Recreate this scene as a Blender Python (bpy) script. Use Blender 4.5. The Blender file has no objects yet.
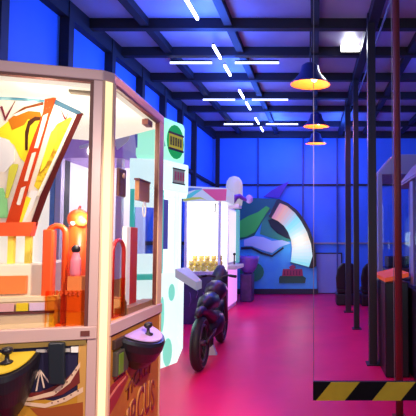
import bpy, bmesh, math, random
from mathutils import Vector, Matrix
random.seed(4)
C = bpy.context.scene.collection
PI = math.pi
F, CX, CY, H = 400.0, 315.0, 243.0, 1.4        # focal length in pixels, vanishing point, eye height

PITCH = math.radians(2.6); PY = CY - F*math.tan(PITCH)        # camera looks up a little
def ray(px, py):
    a, b = (px-CX)/F, -(py-PY)/F
    y = math.cos(PITCH) - math.sin(PITCH)*b; z = math.sin(PITCH) + math.cos(PITCH)*b
    return a/y, z/y
def P(px, py, Y):
    a, b = ray(px, py)
    return Vector((a*Y, Y, H + b*Y))

# ------------------------------------------------------------------ materials
def srgb(c):
    return tuple((v / 12.92 if v <= 0.04045 else ((v + 0.055) / 1.055) ** 2.4) for v in c)

MATS = {}
def mat(name, col, rough=0.5, metal=0.0, emit=0.0, ecol=None, noise=None, spec=0.5, bump=0.0, alpha=1.0):
    if name in MATS: return MATS[name]
    if name.startswith('sign_'): spec, rough = .08, .7
    m = bpy.data.materials.new(name); m.use_nodes = True
    nt = m.node_tree; b = nt.nodes['Principled BSDF']
    b.inputs['Base Color'].default_value = (*(tuple(.3*v for v in col) if emit else col), 1)
    b.inputs['Roughness'].default_value = rough
    b.inputs['Metallic'].default_value = metal
    b.inputs['Specular IOR Level'].default_value = spec
    b.inputs['Alpha'].default_value = alpha
    if emit:
        b.inputs['Emission Color'].default_value = (*(ecol or col), 1)
        b.inputs['Emission Strength'].default_value = emit
    if noise:
        sc, col2, lo, hi = noise
        tc = nt.nodes.new('ShaderNodeTexCoord'); n = nt.nodes.new('ShaderNodeTexNoise')
        n.inputs['Scale'].default_value = sc; n.inputs['Detail'].default_value = 4
        r = nt.nodes.new('ShaderNodeValToRGB')
        r.color_ramp.elements[0].position = lo; r.color_ramp.elements[1].position = hi
        r.color_ramp.elements[0].color = (*col, 1); r.color_ramp.elements[1].color = (*col2, 1)
        nt.links.new(tc.outputs['Object'], n.inputs['Vector'])
        nt.links.new(n.outputs['Fac'], r.inputs['Fac'])
        nt.links.new(r.outputs['Color'], b.inputs['Base Color'])
        if emit: nt.links.new(r.outputs['Color'], b.inputs['Emission Color'])
        if bump:
            bp = nt.nodes.new('ShaderNodeBump'); bp.inputs['Strength'].default_value = bump
            nt.links.new(n.outputs['Fac'], bp.inputs['Height']); nt.links.new(bp.outputs['Normal'], b.inputs['Normal'])
    MATS[name] = m
    return m

def glass(name, tint, gloss=0.06):
    m = bpy.data.materials.new(name); m.use_nodes = True
    nt = m.node_tree; nt.nodes.clear()
    out = nt.nodes.new('ShaderNodeOutputMaterial'); mx = nt.nodes.new('ShaderNodeMixShader')
    t = nt.nodes.new('ShaderNodeBsdfTransparent'); g = nt.nodes.new('ShaderNodeBsdfGlossy')
    t.inputs['Color'].default_value = (*tint, 1); g.inputs['Roughness'].default_value = 0.02
    mx.inputs['Fac'].default_value = gloss
    nt.links.new(t.outputs[0], mx.inputs[1]); nt.links.new(g.outputs[0], mx.inputs[2]); nt.links.new(mx.outputs[0], out.inputs[0])
    MATS[name] = m
    return m

GL = glass('clear_glass', (0.97, 0.97, 0.98), 0.03)
OA = glass('orange_acrylic', (1.0, 0.76, 0.42), 0.05)
YA = glass('yellow_acrylic', (1.0, 0.85, 0.35), 0.06)

# ------------------------------------------------------------------ mesh builder
class MB:
    def __init__(s): s.v = []; s.f = []; s.smooth = []; s.mi = []
    def add(s, vs, fs, smooth=False, mi=0):
        o = len(s.v); s.v += [Vector(v) for v in vs]
        for f in fs: s.f.append([i + o for i in f]); s.smooth.append(smooth); s.mi.append(mi)
        return s
    def box(s, lo, hi, mi=0, M=None):
        x0, y0, z0 = lo; x1, y1, z1 = hi
        vs = [Vector(p) for p in ((x0,y0,z0),(x1,y0,z0),(x1,y1,z0),(x0,y1,z0),(x0,y0,z1),(x1,y0,z1),(x1,y1,z1),(x0,y1,z1))]
        if M: vs = [M @ v for v in vs]
        return s.add(vs, [(0,3,2,1),(4,5,6,7),(0,1,5,4),(1,2,6,5),(2,3,7,6),(3,0,4,7)], mi=mi)
    def prism(s, a, b, mi=0, smooth=False):
        """two matching closed loops of points"""
        n = len(a)
        fs = [tuple(range(n))[::-1], tuple(range(n, 2*n))]
        fs += [(i, (i+1) % n, n + (i+1) % n, n + i) for i in range(n)]
        return s.add(list(a) + list(b), fs, smooth, mi)
    def lathe(s, prof, c=(0,0,0), n=24, M=None, smooth=True, mi=0, closed=False):
        vs = []; fs = []
        for r, z in prof:
            for k in range(n):
                a = 2*PI*k/n; p = Vector((r*math.cos(a), r*math.sin(a), z))
                vs.append((M @ p if M else p) + Vector(c))
        for i in range(len(prof)-1):
            for k in range(n):
                fs.append((i*n+k, i*n+(k+1)%n, (i+1)*n+(k+1)%n, (i+1)*n+k))
        if not closed:
            fs.append(tuple(range(n))[::-1]); fs.append(tuple((len(prof)-1)*n + k for k in range(n)))
        return s.add(vs, fs, smooth, mi)
    def ball(s, c, r, sc=(1,1,1), n=16, mi=0, M=None):
        vs = []; fs = []; m = n//2
        for i in range(m+1):
            t = PI*i/m
            for k in range(n):
                a = 2*PI*k/n
                p = Vector((r*sc[0]*math.sin(t)*math.cos(a), r*sc[1]*math.sin(t)*math.sin(a), r*sc[2]*math.cos(t)))
                vs.append((M @ p if M else p) + Vector(c))
        for i in range(m):
            for k in range(n):
                fs.append((i*n+k, (i+1)*n+k, (i+1)*n+(k+1)%n, i*n+(k+1)%n))
        return s.add(vs, fs, True, mi)
    def tube(s, pts, r, n=10, mi=0, closed=False):
        pts = [Vector(p) for p in pts]; rs = r if isinstance(r, (list, tuple)) else [r]*len(pts)
        vs = []; fs = []; N = len(pts)
        up = None
        for i, p in enumerate(pts):
            if closed: d = (pts[(i+1) % N] - pts[i-1]).normalized()
            else: d = (pts[min(i+1, N-1)] - pts[max(i-1, 0)]).normalized()
            if up is None:
                up = Vector((0,0,1)) if abs(d.z) < 0.9 else Vector((1,0,0))
            a = d.cross(up).normalized(); b = a.cross(d).normalized(); up = b
            for k in range(n):
                t = 2*PI*k/n
                vs.append(p + (a*math.cos(t) + b*math.sin(t))*rs[i])
        for i in range(N if closed else N-1):
            j = (i+1) % N
            for k in range(n):
                fs.append((i*n+k, i*n+(k+1)%n, j*n+(k+1)%n, j*n+k))
        if not closed:
            fs.append(tuple(range(n))[::-1]); fs.append(tuple((N-1)*n+k for k in range(n)))
        return s.add(vs, fs, True, mi)
    def build(s, name, m, parent=None, bevel=0.0, label=None):
        me = bpy.data.meshes.new(name)
        me.from_pydata([tuple(v) for v in s.v], [], s.f)
        for p, sm, mi in zip(me.polygons, s.smooth, s.mi): p.use_smooth = sm; p.material_index = mi
        for q in (m if isinstance(m, (list, tuple)) else [m]): me.materials.append(q)
        bm = bmesh.new(); bm.from_mesh(me); bmesh.ops.recalc_face_normals(bm, faces=bm.faces); bm.to_mesh(me); bm.free()
        o = bpy.data.objects.new(name, me); C.objects.link(o)
        if bevel:
            b = o.modifiers.new('bevel', 'BEVEL'); b.width = bevel; b.segments = 2; b.limit_method = 'ANGLE'
        if parent is not None: attach(o, parent)
        if label: o['label'] = label
        return o

ROOTLOC = {}
def attach(o, parent):
    """meshes are drawn in world space: shift one into its parent's space"""
    q = parent
    while q.parent: q = q.parent
    if q.name in ROOTLOC: o.data.transform(Matrix.Translation(-ROOTLOC[q.name]))
    o.parent = parent

def tag(o, label, cat, group=None):
    o['label'] = label; o['category'] = cat
    if group: o['group'] = group
    return o
def thing(name, loc, label, cat, group=None):
    o = bpy.data.objects.new(name, None); C.objects.link(o)
    o.location = loc; o.empty_display_size = 0.1
    ROOTLOC[o.name] = Vector(loc)
    return tag(o, label, cat, group)
def struct(o):
    o['kind'] = 'structure'; return o
def copy_thing(root, loc, label, group=None):
    r = root.copy(); C.objects.link(r); r.location = loc; r['label'] = label
    if group: r['group'] = group
    for ch in list(root.children):
        c = ch.copy(); C.objects.link(c); c.parent = r
        for g in list(ch.children):
            d = g.copy(); C.objects.link(d); d.parent = c
    return r

class Face:
    """a vertical plane from P0 to P1 (plan points); u along, z up, w outward"""
    def __init__(s, p0, p1, off=0.0):
        s.p0 = Vector((p0[0], p0[1])); d = Vector((p1[0], p1[1])) - s.p0
        s.L = d.length; s.d = d / s.L; s.n = Vector((s.d.y, -s.d.x)); s.p0 = s.p0 + s.n*off
    def pt(s, u, z, w=0.0):
        q = s.p0 + s.d*u + s.n*w
        return Vector((q.x, q.y, z))
    def box(s, mb, u0, u1, z0, z1, w0, w1, mi=0):
        a = [s.pt(u0,z0,w0), s.pt(u1,z0,w0), s.pt(u1,z1,w0), s.pt(u0,z1,w0)]
        b = [s.pt(u0,z0,w1), s.pt(u1,z0,w1), s.pt(u1,z1,w1), s.pt(u0,z1,w1)]
        return mb.prism(a, b, mi)
    def poly(s, mb, uz, w0, w1, mi=0):
        return mb.prism([s.pt(u,z,w0) for u,z in uz], [s.pt(u,z,w1) for u,z in uz], mi)
    def hit(s, px, py, w=0.0):
        """where a point of the plane at depth w is, read off the photograph"""
        a, b = ray(px, py); r = Vector((a, 1.0)); q = s.p0 + s.n*w
        det = r.x*(-s.d.y) + s.d.x*r.y
        t = (q.x*(-s.d.y) + s.d.x*q.y)/det
        return ((r*t - q).dot(s.d), H + b*t)
    def pp(s, mb, pts, w0, w1, mi=0):
        return s.poly(mb, [s.hit(x, y, w1) for x, y in pts], w0, w1, mi)

def text_mesh(name, txt, m, face, u, z, size, w, parent, width=1.0, shear=0.0, rise=0.0, depth=0.004, arc=0.0):
    cu = bpy.data.curves.new(name, 'FONT'); cu.body = txt; cu.align_x = 'CENTER'; cu.align_y = 'CENTER'
    cu.size = 1.0; cu.extrude = 0.0; cu.offset = 0.012
    to = bpy.data.objects.new(name+'_tmp', cu); C.objects.link(to)
    dg = bpy.context.evaluated_depsgraph_get()
    me = bpy.data.meshes.new_from_object(to.evaluated_get(dg))
    bpy.data.objects.remove(to); bpy.data.curves.remove(cu)
    bm = bmesh.new(); bm.from_mesh(me)
    r = bmesh.ops.extrude_face_region(bm, geom=list(bm.faces))
    for v in [g for g in r['geom'] if isinstance(g, bmesh.types.BMVert)]: v.co.z += 1
    for v in bm.verts:
        x, y, q = v.co
        yy = z + y*size + rise*x*size*width + arc*(x*size*width)**2
        v.co = face.pt(u + x*size*width + shear*y*size, yy, w + q*depth)
    bmesh.ops.recalc_face_normals(bm, faces=bm.faces)
    bm.to_mesh(me); bm.free()
    me.materials.clear(); me.materials.append(m)
    o = bpy.data.objects.new(name, me); C.objects.link(o)
    if parent is not None: attach(o, parent)
    return o

# ------------------------------------------------------------------ colours
M_floor = mat('floor_paint', spec=0.22, col=(0.80, 0.008, 0.12), rough=0.40, noise=(1.4, (0.66, 0.006, 0.105), 0.35, 0.7))
M_wall = mat('blue_sheet_wall', (0.06, 0.26, 0.85), 0.55, noise=(0.8, (0.04, 0.20, 0.75), 0.3, 0.7))
M_roof = mat('roof_sheet', (0.40, 0.38, 0.56), 0.45, noise=(2.0, (0.33, 0.31, 0.48), 0.35, 0.65))
M_beam = mat('dark_beam', (0.014, 0.010, 0.014), 0.6)
M_steel = mat('grey_column', (0.022, 0.016, 0.026), 0.5)
M_red = mat('red_pole', (0.22, 0.03, 0.03), 0.5)
M_black = mat('black_plastic', (0.012, 0.010, 0.016), 0.35)
M_dark = mat('dark_panel', (0.02, 0.018, 0.035), 0.5)
M_pinkmetal = mat('pink_metal', (0.62, 0.42, 0.42), 0.35, 0.1)
M_tan = mat('tan_metal', (0.72, 0.48, 0.32), 0.4, 0.0)
M_brown = mat('brown_edge', (0.14, 0.035, 0.03), 0.5)
M_cream = mat('cream', (0.86, 0.78, 0.62), 0.5)
M_white = mat('white_plastic', (0.85, 0.85, 0.85), 0.4)
M_orange = mat('orange_plastic', (0.85, 0.10, 0.015), 0.35)
M_red2 = mat('dark_red_plastic', (0.45, 0.02, 0.02), 0.35)
M_yellow = mat('yellow_plastic', (0.85, 0.62, 0.02), 0.4)
M_pink = mat('pink_plastic', (0.85, 0.22, 0.30), 0.4)
M_led = mat('led_white_blue', (0.8, 0.85, 1), 0.4, emit=14, ecol=(0.45, 0.5, 1.0))
M_ledthin = mat('led_thin', (0.8, 0.85, 1), 0.4, emit=3.5, ecol=(0.5, 0.55, 1.0))
M_warmled = mat('warm_led_column', (1, 0.85, 0.55), 0.4, emit=1.15, ecol=(1.0, 0.80, 0.42))
M_alu = mat('aluminium', (0.25, 0.25, 0.3), 0.45, 0.3)

# ================================================================== SETTING
XL, YB, XR, YF = -2.88, 11.2, 4.2, -3.0
def roofz(Y): return 3.90 + 0.057*Y
mb = MB().box((XL-0.15, YF, -0.15), (XR+0.15, YB+0.15, 0)); struct(mb.build('floor', M_floor))
def slab(x0, x1, y0, y1, t=0.08, drop=0.0):
    a = [(x0,y0,roofz(y0)-drop),(x1,y0,roofz(y0)-drop),(x1,y1,roofz(y1)-drop),(x0,y1,roofz(y1)-drop)]
    return MB().prism(a, [(x,y,z+t) for x,y,z in a])
struct(slab(XL-0.15, XR+0.15, YF, YB+0.15).build('ceiling', M_roof))
def sidewall(x0, x1, name):
    a = [(x0,YF,0),(x0,YB+0.12,0),(x0,YB+0.12,roofz(YB+0.12)),(x0,YF,roofz(YF))]
    return struct(MB().prism(a, [(x1,y,z) for x,y,z in a]).build(name, M_wall))
sidewall(XL-0.12, XL, 'wall_left'); sidewall(XR, XR+0.12, 'wall_right')
struct(MB().box((XL, YB, 0), (XR, YB+0.12, roofz(YB))).build('wall_back', M_wall))
# wall posts, eaves and rails, each a piece of its own
n = 0
def trim(mb, m=M_beam):
    global n; n += 1
    return struct(mb.build('trim_%d' % n, m))
for k in range(7):
    y = 3.49 + 0.96*k
    trim(MB().box((XL, y-0.045, 0), (XL+0.11, y+0.045, roofz(y)-0.02)))
a = [(XL, YF, roofz(YF)-0.20), (XL+0.10, YF, roofz(YF)-0.20), (XL+0.10, YF, roofz(YF)), (XL, YF, roofz(YF))]
trim(MB().prism(a, [(x, YB, z + 0.057*(YB-YF)) for x,_,z in a]))
trim(MB().box((XL, YF, 3.00), (XL+0.06, YB, 3.07)))
trim(MB().box((XL, YF, 1.36), (XL+0.06, YB, 1.43)))
for z, m_ in ((3.01, M_beam), (1.37, M_alu)): trim(MB().box((XL+0.06, YB-0.06, z), (XR, YB, z+0.045)), m_)
trim(MB().box((XL+0.06, YB-0.12, roofz(YB)-0.18), (XR, YB, roofz(YB))))
M_seam = mat('blue_grey_steel', (0.03, 0.06, 0.22), 0.5)
trim(MB().box((XL+0.09, YB-0.08, 0), (XL+0.19, YB, roofz(YB)-0.1)))
for x in (-1.6, -0.34, 0.62, 1.6, 2.9):
    trim(MB().box((x-0.02, YB-0.07, 0), (x+0.02, YB, roofz(YB)-0.1)), M_seam)
for y in (1.0, 2.0, 3.0, 4.0) + tuple(2.38/(ray(250, q)[1] - .057) for q in (29, 56, 80.5, 98.5, 111.5, 126)):      # cross purlins
    z = roofz(y)
    trim(MB().box((XL, y-0.04, z-0.13), (XR, y+0.04, z-0.004)))
for x, w, d in ((-2.10, .05, .10), (-1.07, .05, .10), (0.0, .05, .10), (0.70, .06, .14), (1.38, .05, .10), (2.4, .05, .10)):   # rafters along the shed
    a = [(x-w, YF, roofz(YF)-d), (x+w, YF, roofz(YF)-d), (x+w, YF, roofz(YF)-.006), (x-w, YF, roofz(YF)-.006)]
    trim(MB().prism(a, [(X, YB, z + 0.057*(YB-YF)) for X,_,z in a]))
trim(MB().box((XL+0.06, YB-0.03, 0), (XR, YB, 0.10)), M_dark)
# a low door in the back wall
d = MB().box((0.03, YB-0.05, 0.02), (0.72, YB-0.02, 1.10)); M_door = mat('grey_blue_door', (0.20, 0.28, 0.55), 0.5)
dr = struct(d.build('door_1', M_door))
f = MB().box((0.0, YB-0.06, 0), (0.03, YB, 1.13)).box((0.72, YB-0.06, 0), (0.75, YB, 1.13)).box((0.0, YB-0.06, 1.10), (0.75, YB, 1.13))
struct(f.build('door_frame', M_beam, dr))
# conduit along the roof rafter
trim(MB().tube([(0.80, 2.0, roofz(2.0)-.17), (0.80, 9.0, roofz(9.0)-.17)], 0.012), M_alu)

# ================================================================== CEILING LIGHTS
def ledstrip(a, b, w, label, group, m):
    a, b = Vector(a), Vector(b)
    t = thing('led_strip_light', (a+b)/2, label, 'light', group)
    d = (b-a).normalized(); s = d.cross(Vector((0,0,1))).normalized()
    def bar(hw, z0, z1, e):
        q = [a - d*e + s*hw, a - d*e - s*hw, b + d*e - s*hw, b + d*e + s*hw]
        return MB().prism([p + Vector((0,0,z0)) for p in q], [p + Vector((0,0,z1)) for p in q])
    bar(w, -0.02, 0.012, 0).build('diffuser', m, t)
    bar(w*.9, 0.012, 0.035, 0.0).build('housing', M_black, t)
    return t
LX = -1.355
def ledY(py, dz=0.17): return (2.5-dz)/(ray(250, py)[1] - 0.057)
names = ['nearest to the camera', 'second from the camera', 'third from the camera', 'fourth from the camera', 'fifth from the camera',
         'second from the back wall', 'nearest to the back wall']
for (y0, y1), nm in zip(((-4, 18.5), (45.5, 58), (65, 75), (90, 98), (102, 109), (118, 123.5), (127, 131)), names):
    A, B = ledY(y0), ledY(y1)
    ledstrip((LX, A, roofz(A)-.17), (LX, B, roofz(B)-.17), 0.014, 'white LED strip along the aisle ceiling, %s in its line' % nm, 'LED strips in the long ceiling line', M_led)
for py, pairs in ((62.5, ((170, 212), (235, 279))), (99.5, ((203, 235), (252, 288))), (124, ((224, 253), (266, 298)))):
    Y = ledY(py)
    row = {62.5: 'nearest', 99.5: 'middle', 124: 'farthest'}[py]
    for (x0, x1), sd in zip(pairs, ('left', 'right')):
        ledstrip((ray(x0, py)[0]*Y, Y, roofz(Y)-.17), (ray(x1, py)[0]*Y, Y, roofz(Y)-.17), 0.005,
                 'thin white cross LED strip %s of the long ceiling line, %s row' % (sd, row), 'thin cross LED strips', M_ledthin)

def light(name, kind, loc, col, energy, size=0.1, rot=None, spot=None, blend=.5):
    l = bpy.data.lights.new(name, kind); l.color = col; l.energy = energy
    if kind in ('POINT', 'SPOT'): l.shadow_soft_size = size
    if kind == 'AREA': l.size = size
    if spot: l.spot_size = spot; l.spot_blend = blend
    o = bpy.data.objects.new(name, l); o.location = loc
    if rot: o.rotation_euler = rot
    C.objects.link(o); return o

BLUE = (0.035, 0.135, 1.0)
for i, (x, y) in enumerate(((-1.39, 4.9), (-1.39, 6.6), (-1.39, 8.3), (-1.0, 9.9), (0.6, 9.7))):
    light('blue_fill', 'POINT', (x, y, roofz(y)-0.45), BLUE, (95, 90, 88, 115, 55)[i], 0.25)

light('blue_fill', 'POINT', (2.3, 5.6, roofz(5.6)-.5), BLUE, 55, .25)  # added blue fill for the right side, no LED strip hangs here
light('blue_fill', 'POINT', (-.2, 3.2, roofz(3.2)-.5), (.25, .3, 1.0), 22, .25)  # blue point light on its own, no strip beside it
# pendant lamps
M_shadeout = mat('navy_enamel', (0.02, 0.03, 0.14), 0.3)
M_shadein = mat('orange_gold_enamel', (0.80, 0.24, 0.035), 0.35)
M_bulb = mat('warm_bulb', (1, 0.9, 0.6), 0.4, emit=6, ecol=(1.0, 0.72, 0.22))
def pendant(loc, label):
    x, y, z = loc
    t = thing('pendant_lamp', loc, label, 'lamp', 'pendant lamps over the aisle')
    out = [(0.25, 0), (0.245, 0.015), (0.20, 0.06), (0.15, 0.12), (0.125, 0.16), (0.11, 0.23), (0.06, 0.265), (0.02, 0.27)]
    inn = [(0.02, 0.248), (0.045, 0.238), (0.10, 0.22), (0.115, 0.158), (0.14, 0.114), (0.192, 0.054), (0.238, 0.010), (0.25, 0)]
    TM = Matrix.Rotation(math.radians(7), 4, 'X')
    MB().lathe(out, loc, 36, M=TM, closed=True).build('lamp_shade', M_shadeout, t)
    MB().lathe(inn, loc, 36, M=TM, closed=True).build('shade_lining', M_shadein, t, label='orange gold inside of the shade')
    MB().ball((x+0.05, y, z+0.085), 0.045, (1,1,1.15)).build('bulb', M_bulb, t)
    MB().tube([(x, y, z+0.25), (x, y, roofz(y)-0.05)], 0.008).build('cord', M_black, t)
    light('pendant_glow', 'POINT', (x+0.03, y-0.02, z-0.03), (1.0, 0.34, 0.20), 24, 0.03)
pendant((-0.06, 5.0, 3.41), 'navy pendant lamp with orange lining, largest and nearest of three')
pendant((0.02, 7.7, 3.665), 'navy pendant lamp with orange lining, middle one of three')
pendant((0.02, 9.5, 3.78), 'navy pendant lamp with pale rim, smallest, nearest the back wall')

# flood light under the roof
fl = P(350, 46, 5.6)
t = thing('flood_light', fl, 'square white flood light shining under the roof beams', 'light')
MB().box((fl.x-.13, fl.y-.01, fl.z-.085), (fl.x+.13, fl.y+.0, fl.z+.085)).build('lens', mat('flood_lens', (1,1,.9), .4, emit=9, ecol=(1, .97, .78)), t, 0.01)
MB().box((fl.x-.15, fl.y, fl.z-.105), (fl.x+.15, fl.y+.07, fl.z+.105)).build('housing', M_black, t, 0.01)
MB().box((fl.x-.02, fl.y+.03, fl.z+.10), (fl.x+.02, fl.y+.06, roofz(fl.y))).build('bracket', M_black, t)
light('flood_glow', 'SPOT', (fl.x, fl.y-.06, fl.z), (0.85, 0.92, 1.0), 30, 0.08, rot=(PI/2.0, 0, PI), spot=2.7)

# ================================================================== COLUMNS
def column(x, y, r, m, label, square=False):
    t = thing('support_column', (x, y, 0), label, 'column')
    if square: MB().box((x-r, y-r, 0.012), (x+r, y+r, roofz(y)-.02)).build('shaft', m, t, 0.004)
    else: MB().tube([(x, y, 0.012), (x, y, roofz(y)-.02)], r, 16).build('shaft', m, t)
    MB().box((x-r*1.7, y-r*1.7, 0), (x+r*1.7, y+r*1.7, 0.014)).build('base_plate', m, t)
    return t
column(0.678, 3.27, 0.030, M_red, 'red-brown round steel pole behind the striped barrier bar')
column(0.672, 4.70, 0.046, M_steel, 'dark square steel column beside the orange-topped console', True)
column(0.680, 6.60, 0.043, M_steel, 'dark steel column second from the back wall', True)
column(0.680, 8.20, 0.055, M_steel, 'dark steel column nearest the back wall', True)

# ================================================================== STRIPED BARRIER BAR
BY = 2.0
p0, p1 = P(313, 400.5, BY), P(440, 382, BY)
t = thing('barrier_bar', ((p0.x+p1.x)/2, BY, p0.z), 'black and yellow striped barrier bar hanging on two thin cords', 'barrier')
M_hy = mat('hazard_yellow', (0.95, 0.66, 0.02), 0.5, noise=(9, (0.85, 0.56, 0.02), .4, .7)); M_hk = mat('hazard_black', (0.006, 0.005, 0.005), 0.6, spec=.2)
z0, z1 = p0.z, p1.z; hgt = z1-z0
MB().box((p0.x, BY, z0), (p1.x, BY+0.02, z1)).build('board', M_hk, t)
s = MB(); k = 0
def hx(px): return (px-CX)*BY/F
for xb in (316, 371, 426):                      # yellow slanted stripes
    a = [(hx(xb), z0), (hx(xb+28), z0), (hx(xb+43), z1), (hx(xb+15), z1)]
    a = [(min(x, p1.x), z) for x, z in a]
    if a[0][0] >= p1.x - 1e-4: continue
    s.prism([(x, BY-0.002, z) for x, z in a], [(x, BY+0.001, z) for x, z in a])
s.build('stripes', M_hy, t, label='yellow slanted stripes')
M_cord = mat('pale_cord', (0.42, 0.36, 0.40), 0.5)
for px in (313.6, 393.6):
    MB().tube([(hx(px), BY+0.01, z1-0.005), (hx(px), BY+0.01, roofz(BY)-0.02)], 0.0016, 6).build('cord', M_cord, t)

# ================================================================== BIG PRIZE MACHINE (left foreground)
A = Vector((-1.99, 1.90)); B1 = Vector((-1.143, 2.12)); B2 = Vector((-1.103, 2.165)); C1 = Vector((-1.118, 2.93))
D1 = Vector((-1.74, 3.35)); E1 = Vector((-2.45, 3.05)); F1 = Vector((-2.62, 2.25))
poly = [A, B1, B2, C1, D1, E1, F1]
cen = sum(poly, Vector((0,0)))/len(poly)
def inset(p, k): return cen + (p-cen)*k
ZT, ZR0, ZR1 = 2.335, 0.90, 0.965
t = thing('prize_machine', (cen.x, cen.y, 0), 'large many-sided lit glass prize machine with pink metal frame, left foreground', 'arcade machine')
pm = t
def ring(k, z): return [Vector((*inset(p, k), z)) for p in poly]
MB().prism(ring(1.0, 2.275), ring(1.0, ZT)).build('top_cap', M_pinkmetal, t, 0.006)
MB().prism(ring(0.93, 2.24), ring(0.93, 2.273)).build('light_panel', mat('lit_ceiling_panel', (1, .93, .78), .5, emit=.85, ecol=(1.0, .88, .70)), t, label='glowing cream ceiling panel')
MB().prism(ring(0.985, 0.90), ring(0.985, 0.955)).build('playfield', mat('cream_deck', (.80, .66, .48), .45), t)
M_body = mat('amber_body', (0.42, 0.20, 0.03), 0.45, noise=(6, (0.50, 0.28, 0.03), .35, .65))
MB().prism(ring(0.965, 0.0), ring(0.965, 0.90)).build('base_cabinet', M_body, t)
FF = Face(A, B1); FS = Face(B2, C1)
faces = [FF, FS, Face(C1, D1), Face(D1, E1), Face(E1, F1), Face(F1, A)]
for i, fc in enumerate(faces):
    r = MB(); L = fc.L
    fc.box(r, 0, L, ZR0, ZR1, -0.035, 0.008)
    r.build('rail', M_pinkmetal, t, 0.004)
    w = 0.085 if i == 1 else 0.030 if i else 0.045
    fr = MB(); m_fr = M_pinkmetal if i == 0 else M_tan
    fc.box(fr, 0, .024 if i == 1 else w*.8, ZR1, 2.275, -0.035, 0.0); fr.build('frame_stile', m_fr, t, 0.003)
    fr = MB(); fc.box(fr, L-w, L, ZR1, 2.275, -0.035, 0.0); o = fr.build('frame_stile', m_fr, t, 0.003)
    ln = MB(); e = w+0.0
    fc.box(ln, L-e-(0.018 if i != 1 else .006), L-e, ZR1, 2.275, -0.03, -0.006); fc.box(ln, .024 if i == 1 else w*.8, L-e, 2.262, 2.275, -0.03, -0.002)
    ln.build('window_seal', M_brown, o)
    g = MB(); fc.box(g, .024 if i == 1 else w*.8, L-w, ZR1, 2.265, -0.020, -0.016); g.build('glass_pane', GL, t)
# lit corner columns
def corner(p, q, zlo, zhi, r=0.0):
    f = Face(p, q); m = MB(); f.box(m, 0, f.L, zlo, zhi, -0.03, 0.004); return m
CF = Face(B1, B2); m = MB(); CF.box(m, CF.L*.16, CF.L*.80, 0.0, 2.275, -0.03, 0.006); m.build('corner_light', M_warmled, t, label='glowing yellow light column at the front corner')
for k0, k1 in ((0, .16), (.80, 1)):
    m = MB(); CF.box(m, CF.L*k0, CF.L*k1, 0.0, 2.275, -0.03, 0.008); m.build('corner_trim', M_tan, t)
# thin post strips beside the lit corner, lower part
lo = MB(); FF.box(lo, FF.L-0.045, FF.L, 0, ZR0, -0.05, 0.0); lo.build('corner_post', M_pinkmetal, t)
lo = MB(); FF.box(lo, FF.L-0.085, FF.L-0.047, 0, ZR0-0.02, -0.05, -0.004); lo.build('corner_post', mat('amber_strip', (.55, .30, .08), .4), t)
lo = MB(); FS.box(lo, 0, 0.025, 0, ZR0, -0.05, 0.0); lo.build('corner_post', M_tan, t); lo = MB(); FS.box(lo, FS.L-0.014, FS.L, 0, ZR0, -0.05, 0.002); lo.build('corner_post', M_tan, t)
# slot on the rail, vent strip on the ceiling
sl = MB(); u, z = FF.hit(85.5, 333); FF.box(sl, u-0.02, u+0.022, z-0.014, z+0.013, 0, 0.012); sl.build('rail_slot', M_brown, t)
vt = MB(); u, z = FF.hit(82, 88, -.10); FF.box(vt, u-0.06, u+0.05, 2.226, 2.244, -0.12, -0.08); vt.build('ceiling_vent', mat('vent_grey', (.15,.12,.08), .5), t)
vt = MB(); u, z = FS.hit(150, 117, -.03); FS.box(vt, u-0.06, u+0.02, 2.205, 2.244, -0.06, -0.02); vt.build('ceiling_vent', M_brown, t)

# lower front art panel
art = MB(); FF.box(art, 0.0, FF.L-0.09, 0.02, ZR0-0.012, -0.02, -0.008)
panel = art.build('art_panel', mat('art_navy', (0.018, 0.016, 0.055), .4), t, label='navy art panel with curling gold and pale stripes')
ap = MB()
FF.pp(ap, [(-40, 352+30), (0, 396), (30, 398), (60, 402), (83, 392), (84, 420), (84, 440), (-40, 440)], -0.008, -0.005)
ap.build('gold_swirl', mat('art_gold', (0.48, 0.24, 0.02), .45), panel)
ap = MB(); FF.pp(ap, [(30, 408), (50, 408), (83, 402), (83, 422), (60, 426), (40, 418)], -0.005, -0.003); ap.build('rust_swirl', mat('art_rust', (.30, .07, .015), .45), panel)
ap = MB(); FF.pp(ap, [(18, 394), (40, 392), (62, 383), (79, 366), (80, 383), (62, 395), (40, 400), (10, 399)], -0.005, -0.003); ap.build('maroon_swirl', mat('art_maroon', (.16, .022, .02), .45), panel)
ap = MB(); FF.pp(ap, [(5, 398), (30, 397.5), (52, 391.5), (68, 379), (80, 362), (80, 367), (70, 383), (54, 395.5), (30, 401), (5, 400)], -0.003, -0.001)
FF.pp(ap, [(15, 401), (45, 404), (65, 397), (83, 387), (83, 392), (66, 401.5), (45, 408), (15, 404)], -0.003, -0.001)
ap.build('pale_ribbon', mat('art_pale', (.70, .50, .36), .45), panel)
ap = MB()
for x, y in ((56, 392), (62, 387), (67, 382), (72, 375), (76, 370), (52, 403), (58, 401.5), (64, 399), (71, 395), (78, 391)):
    ap = MB(); FF.pp(ap, [(x-1, y), (x, y-1), (x+1, y), (x, y+1)], -0.001, 0.0); ap.build('ribbon_dot', M_brown, panel)
ap = MB()
for (x, y) in ((16, 394), (28, 391), (36, 391), (44, 388), (49, 383)):
    FF.pp(ap, [(39.4, 370), (40.6, 370), (x+1.0, y), (x-0.6, y)], -0.002, 0.0)
ap.build('fan_rays', mat('art_rays', (.75, .58, .50), .45), panel)
# metal strip under the rail
st = MB(); FF.box(st, 0, FF.L-0.05, ZR0-0.028, ZR0-0.003, -0.02, 0.002); st.build('under_rail_strip', mat('brass_strip', (.38, .26, .08), .35, .4), t)
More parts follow.
